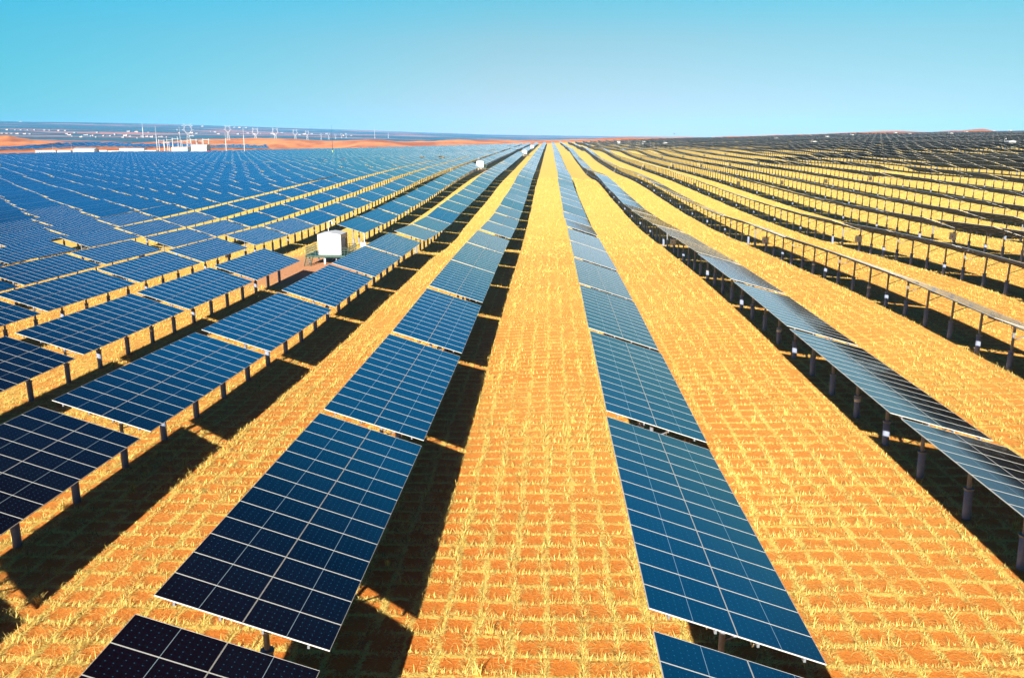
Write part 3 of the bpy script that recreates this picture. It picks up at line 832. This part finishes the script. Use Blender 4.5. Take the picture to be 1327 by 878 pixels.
# ------------------------------------------------------------------ substation compound and masts
NEARER = 0.86
def gz(x, y): return float(height(x, y))
def building(px0, px1, D, h, depth, label, wall=M_WALL, windows=0, roof='flat', name='building'):
    D *= NEARER
    xa, ya = at(px0, D); xb, yb = at(px1, D)
    cx, cy = (xa + xb) / 2, (ya + yb) / 2; w = math.hypot(xb - xa, yb - ya); rz = math.atan2(yb - ya, xb - xa)
    o = empty(name, (cx, cy, gz(cx, cy)), (0, 0, rz))
    m = MB(); m.box((0, depth / 2, h / 2 - 1), (w, depth, h + 2)); m.build('wall', [wall], o)
    m = MB()
    if roof == 'flat':
        m.box((0, depth / 2, h + .12), (w + .5, depth + .5, .25)); m.box((0, depth / 2, h + .36), (w - .4, depth - .4, .24))
    elif roof == 'gable':
        a = h * .35
        m.quad([(-w / 2 - .3, -.4, h), (w / 2 + .3, -.4, h), (w / 2 + .3, depth / 2, h + a), (-w / 2 - .3, depth / 2, h + a)])
        m.quad([(w / 2 + .3, depth + .4, h), (-w / 2 - .3, depth + .4, h), (-w / 2 - .3, depth / 2, h + a), (w / 2 + .3, depth / 2, h + a)])
        for s in (-1, 1): m.quad([(s * w / 2, -.4, h), (s * w / 2, depth + .4, h), (s * w / 2, depth / 2, h + a)][::s])
    else:                                                            # rounded shed
        n = 10
        for k in range(n):
            a0, a1 = math.pi * k / n, math.pi * (k + 1) / n
            P = lambda a, x: (x, depth / 2 - math.cos(a) * (depth / 2 + .2), h + math.sin(a) * h * .45)
            m.quad([P(a0, -w / 2 - .2), P(a0, w / 2 + .2), P(a1, w / 2 + .2), P(a1, -w / 2 - .2)])
        for s in (-1, 1): m.quad([P(math.pi * k / n, s * (w / 2 + .2)) for k in range(n + 1)])
    m.build('roof', [M_ROOF if roof != 'flat' else wall], o)
    for k in range(windows):
        x = (k + .5) / windows * w - w / 2
        m = MB(); m.box((x, -.03, h * .55), (w / windows * .5, .12, h * .32)); m.build('window', [M_WINDOW], o)
    return tag(o, label, 'building')

building(62, 87, 1215, 4.0, 8, 'long low white building with small windows, leftmost in the compound', windows=8)
building(89, 106, 1190, 3.8, 9, 'plain white shed between the leftmost building and the long hall', roof='gable')
building(109, 136, 1180, 5.5, 12, 'big plain white hall left of the middle of the compound', roof='gable')
building(142, 152, 1190, 4.0, 8, 'small white block with red trim right of the big hall', windows=2)
building(153, 198, 1175, 3.6, 9, 'longest low white building lined with windows, middle of the compound', windows=16)
building(168, 199, 1205, 6.2, 9, 'white block with a row of large dark windows behind the longest building', windows=9)
building(200, 214, 1170, 4.2, 9, 'white annex at the right end of the longest building', windows=2)
b = building(234, 254, 1165, 7.8, 14, 'tall white hall with a blue door below the lattice tower')
m = MB(); m.box((6.2, -.06, 3.6), (7.6, .15, 6.0)); m.build('door', [M_DOOR], b)
building(259, 278, 1165, 8.0, 14, 'white hall with a rounded roof beside the red tank', roof='round')
building(298, 306, 1180, 2.8, 6, 'small white hut at the foot of the fourth thin mast')
building(311, 318, 1180, 3.0, 6, 'small white hut between the two right masts')
building(323, 328, 1130, 2.4, 6, 'small white hut at the foot of the rightmost thin mast')

def red_tank():
    x, y = at(281, 1165 * NEARER); o = empty('storage_tank', (x, y, gz(x, y)))
    m = MB(); m.tube([(0, 0, -1), (0, 0, 3.0), (0, 0, 3.7), (0, 0, 4.0)], [3.0, 3.0, 2.2, .6], 16); m.build('shell', [M_RED], o, smooth_=True)
    m = MB(); m.tube([(0, 0, 4.0), (0, 0, 4.5)], .35, 8); m.build('hatch', [M_DARK], o)
    tag(o, 'round red tank at the right end of the compound', 'tank')
red_tank()

def lattice(mb, z0, z1, w0, w1, n, t):
    for s1 in (-1, 1):
        for s2 in (-1, 1): mb.bar((s1 * w0 / 2, s2 * w0 / 2, z0), (s1 * w1 / 2, s2 * w1 / 2, z1), t)
    for k in range(n):
        f0, f1 = k / n, (k + 1) / n
        a, b = (w0 + (w1 - w0) * f0) / 2, (w0 + (w1 - w0) * f1) / 2; za, zb = z0 + (z1 - z0) * f0, z0 + (z1 - z0) * f1
        for s in (-1, 1):
            mb.bar((-a, s * a, za), (b, s * b, zb), t * .7); mb.bar((a, s * a, za), (-b, s * b, zb), t * .7)
            mb.bar((s * a, -a, za), (s * b, b, zb), t * .7); mb.bar((s * a, a, za), (s * b, -b, zb), t * .7)
            mb.bar((-b, s * b, zb), (b, s * b, zb), t * .7); mb.bar((s * b, -b, zb), (s * b, b, zb), t * .7)

def pylon(px, D, ytop, ybot, label):
    """cat-head transmission tower"""
    x, y = at(px, D)
    h = (ybot - ytop) * D * math.cos(PITCH) / F_PX
    zb = CAM_Z + (187.5 - ybot) * D * math.cos(PITCH) / F_PX
    zb = min(zb, gz(x, y)); h = CAM_Z + (187.5 - ytop) * D * math.cos(PITCH) / F_PX - zb
    o = empty('lattice_tower', (x, y, zb), (0, 0, RAD(24)))
    t = h * 0.0045 + 0.05
    m = MB(); lattice(m, 0, h * .62, h * .20, h * .075, 6, t); m.build('tower_body', [M_WHITE], o)
    m = MB(); w = h * .13; zc = h * .80; dpt = h * .03
    for s in (-dpt, dpt):
        pts = [(math.cos(a) * w, s, zc + math.sin(a) * w * 1.15) for a in np.linspace(-math.pi / 2, 1.5 * math.pi, 15)]
        for p, q in zip(pts[:-1], pts[1:]): m.bar(p, q, t * 1.5)
        m.bar((-h * .0375, s, h * .62), (-w * .75, s, zc - w * .8), t); m.bar((h * .0375, s, h * .62), (w * .75, s, zc - w * .8), t)
        for e in (-1, 1):
            m.bar((e * w * .55, s, zc + w), (e * w * 1.0, s, h), t * 1.2); m.bar((e * w * 1.0, s, zc + w * .45), (e * w * 1.0, s, h), t)
    m.build('head_frame', [M_WHITE], o)
    m = MB(); z = zc - w * .15
    for e in (-1, 1):
        for s in (-dpt, dpt): m.bar((e * w, s, z + w * .2), (e * w * 1.55, 0, z - w * .1), t)
        m.bar((e * w, 0, z - w * .3), (e * w * 1.55, 0, z - w * .1), t)
    m.build('cross_arm', [M_WHITE], o)
    tag(o, label, 'pylon', 'lattice transmission towers on the left skyline')
    return o, (x, y, zb + h * .75)
TOWERS = [(256.5, 1260, 161, 196, 'tallest white lattice tower, standing behind the white halls'), (306.7, 1480, 163, 187, 'second lattice tower from the left, behind the fourth thin mast'), (341, 1900, 166.5, 184, 'third lattice tower from the left on the dune line'),
          (366, 2150, 166.5, 184, 'fourth lattice tower from the left on the dune line'), (391, 2400, 168.5, 185, 'fifth lattice tower from the left on the dune line'), (406, 2800, 170, 184, 'sixth lattice tower from the left on the dune line'),
          (423.5, 3600, 173.5, 182, 'small lattice tower just left of the dark mast'), (433, 3700, 173, 182, 'small lattice tower behind the dark mast'), (441.5, 3800, 174, 182, 'small lattice tower just right of the dark mast'), (449, 4000, 173.5, 181.5, 'small lattice tower second right of the dark mast'), (455, 4100, 174, 181.5, 'rightmost small lattice tower beyond the dunes')]
tips = [pylon(*t)[1] for t in TOWERS]

def mast(px, D, ytop, label, mat=M_WHITE, r=0.45, foot=None, name='lightning_mast'):
    if 1100 < D < 1250: D *= NEARER
    x, y = at(px, D); z = gz(x, y); top = CAM_Z + (187.5 - ytop) * D * math.cos(PITCH) / F_PX; h = top - z
    o = empty(name, (x, y, z))
    m = MB(); m.tube([(0, 0, -1), (0, 0, h * .45), (0, 0, h * .72)], [r, r * .75, r * .5], 10); m.build('pole', [mat], o, smooth_=True)
    m = MB(); m.tube([(0, 0, h * .72), (0, 0, h)], [r * .42, r * .18], 8); m.build('spike', [mat], o, smooth_=True)
    m = MB(); m.box((0, 0, .4), (r * 5, r * 5, 1.6)); m.build('footing', [foot or M_WALL], o)
    return tag(o, label, 'mast')
mast(216, 1180, 164, 'thin white lightning mast at the left end of the switchyard', r=.5)
mast(246, 1210, 164, 'thin grey lightning mast rising behind the tall white hall', r=.35)
mast(303, 1180, 172, 'white lightning mast left of the rightmost one, over a small hut', r=.6)
mast(326, 1130, 166, 'rightmost white lightning mast on a white footing', r=.55)
mast(200, 3600, 160, 'white chimney standing in the far town', r=2.2, name='chimney')
dm = mast(437, 830, 163, 'tall dark mast with a lime green foot in the left field', M_DARK, .30, M_WHITE, 'lattice_mast')
m = MB(); m.tube([(0, 0, 1.2), (0, 0, 5.5)], .5, 10); m.build('green_sleeve', [M_LIME], dm)
mast(84, 1215, 186, 'short white lamp post over the leftmost compound building', r=.18, name='lamp_post')
mast(108, 1200, 186.5, 'short white lamp post left of the big plain hall', r=.18, name='lamp_post')
mast(491, 4200, 166, 'thin white far mast beyond the pink dunes, left one', r=1.2)
mast(508, 4400, 172, 'thin white far mast beyond the pink dunes, right one', r=1.2)

def switchyard():
    n = 0
    spec = [(222, 1200, 181), (228, 1215, 184), (232.5, 1190, 180.5), (239.5, 1200, 179), (251, 1200, 182), (262.5, 1205, 180.5), (270, 1210, 182), (278, 1180, 180)]
    words_ = ['first', 'second', 'third', 'fourth', 'fifth', 'sixth', 'seventh', 'eighth']
    for i, (px, D, yt) in enumerate(spec):
        D *= NEARER
        x, y = at(px, D); z = gz(x, y); h = CAM_Z + (187.5 - yt) * D * math.cos(PITCH) / F_PX - z
        o = empty('switchyard_gantry', (x, y, z), (0, 0, RAD(20)))
        for s in (-3.2, 3.2):
            m = MB(); m.tube([(s * .9, 0, -1), (s, 0, h)], [.42, .25], 8); m.build('leg', [M_WHITE], o)
        m = MB(); m.bar((-4.2, 0, h * .92), (4.2, 0, h * .92), .5, .4); m.build('cross_beam', [M_WHITE if i % 2 else M_ROOF], o)
        for s in (-2.2, 0, 2.2):
            m = MB(); m.tube([(s, 0, h * .92), (s, 0, h * .92 - 1.8)], .2, 6); m.build('insulator', [M_RED if i < 2 else M_GREEN], o)
        tag(o, 'white portal gantry, %s from the left in the substation switchyard' % words_[i], 'gantry', 'gantries of the substation')
switchyard()

def fence():
    o = empty('boundary_fence', (0, 0, 0)); P = [at(px, 985) for px in np.linspace(-30, 64, 44)]
    for x, y in P:
        m = MB(); z = gz(x, y); m.box((x, y, z + .9), (.35, .35, 2.4)); m.build('fence_post', [M_PINKWALL], o)
    m = MB()
    for (x0, y0), (x1, y1) in zip(P[:-1], P[1:]):
        for hz in (.9, 1.7): m.bar((x0, y0, gz(x0, y0) + hz), (x1, y1, gz(x1, y1) + hz), .12)
    m.build('rail', [M_PINKWALL], o)
    tag(o, 'reddish boundary fence along the yellow sand at the far left', 'fence')
fence()

def town():
    rs = random.Random(4)
    spots = []
    for px in range(-6, 62, 7): spots.append((px + rs.uniform(-2, 2), 3900, rs.uniform(3.5, 6.5), 5, 174))
    for px in range(20, 110, 9): spots.append((px + rs.uniform(-3, 3), 4600, rs.uniform(2, 5), 7, 171.5))
    for px in range(105, 260, 8): spots.append((px + rs.uniform(-7, 7), 4200 + rs.uniform(-600, 500), rs.uniform(1.5, 10), rs.uniform(4, 9), 172))
    for px in range(112, 230, 10): spots.append((px + rs.uniform(-3, 3), 3500 + rs.uniform(-150, 250), rs.uniform(2, 6), 6, 175))
    for px in range(240, 480, 12): spots.append((px + rs.uniform(-10, 10), 5600 + rs.uniform(-900, 700), rs.uniform(1.5, 6), rs.uniform(6, 11), 169))
    for px in (8, 15, 48, 250, 262, 275, 315, 322, 330): spots.append((px, 7800, rs.uniform(3, 6), 12, 164))
    spots.sort(key=lambda s: s[0])
    for i, (px, D, wpx, h, _) in enumerate(spots):
        x, y = at(px, D); z = gz(x, y); w = wpx * D / F_PX
        m = MB(); h *= .55; w *= .6; m.box((0, 0, h / 2 - 1), (w, 14, h + 2)); m.box((0, 0, h + .4), (w * .96, 13.4, .8)); m.box((w * .2, 1, h + 1.6), (w * .2, 5, 2.4))
        o = m.build('town_house', [M_TOWN if i % 3 else M_PINKWALL], None, (x, y, z), (0, 0, rs.uniform(-.2, .5)))
        tag(o, 'tiny pale far building, %s from the left in the hazy town' % ordinal(i + 1), 'building', 'far buildings of the hazy town')
town()

def bird():
    x, y = at(867.5, 320); m = MB()
    z = CAM_Z + 13.3 * 320 * math.cos(PITCH) / F_PX
    m.tube([(-.05, -.42, 0), (0, -.3, .02), (0, 0, .04), (0, .3, .02), (0, .5, 0)], [.02, .07, .10, .06, .02], 8)
    for sx in (-1, 1):
        up, lo = [], []
        for (a, b, c, w) in ((0.03, .05, .04, .2), (.4, .10, .16, .17), (.8, .0, .12, .10), (1.05, -.12, .06, .02)):
            up.append((sx * a, b + w / 2, c)); lo.append((sx * a, b - w / 2, c))
        for k in range(3):
            q = [up[k], up[k + 1], lo[k + 1], lo[k]]
            m.quad(q); m.quad([(p[0], p[1], p[2] - .02) for p in q[::-1]])
    o = m.build('bird', [M_DARK], None, (x, y, z), (0, 0, RAD(35)))
    tag(o, 'small dark bird flying alone in the sky over the right-hand dunes', 'bird')
bird()

# ------------------------------------------------------------------ haze over the plain
def haze():
    t = NT('desert_haze'); t.n.remove(t.b)
    v = t.new('ShaderNodeVolumePrincipled'); v.inputs['Color'].default_value = (0.16, 0.52, 1.0, 1); v.inputs['Density'].default_value = HAZE
    v.inputs['Anisotropy'].default_value = -0.3
    t.l.new(v.outputs[0], t.n['Material Output'].inputs['Volume'])
    m = MB(); m.box((0, 7300, 25), (26000, 15600, 750))
    o = m.build('haze', [t.mat]); tag(o, 'pale blue haze over the far plain', 'haze', kind='stuff')
HAZE = 5.5e-5
haze()
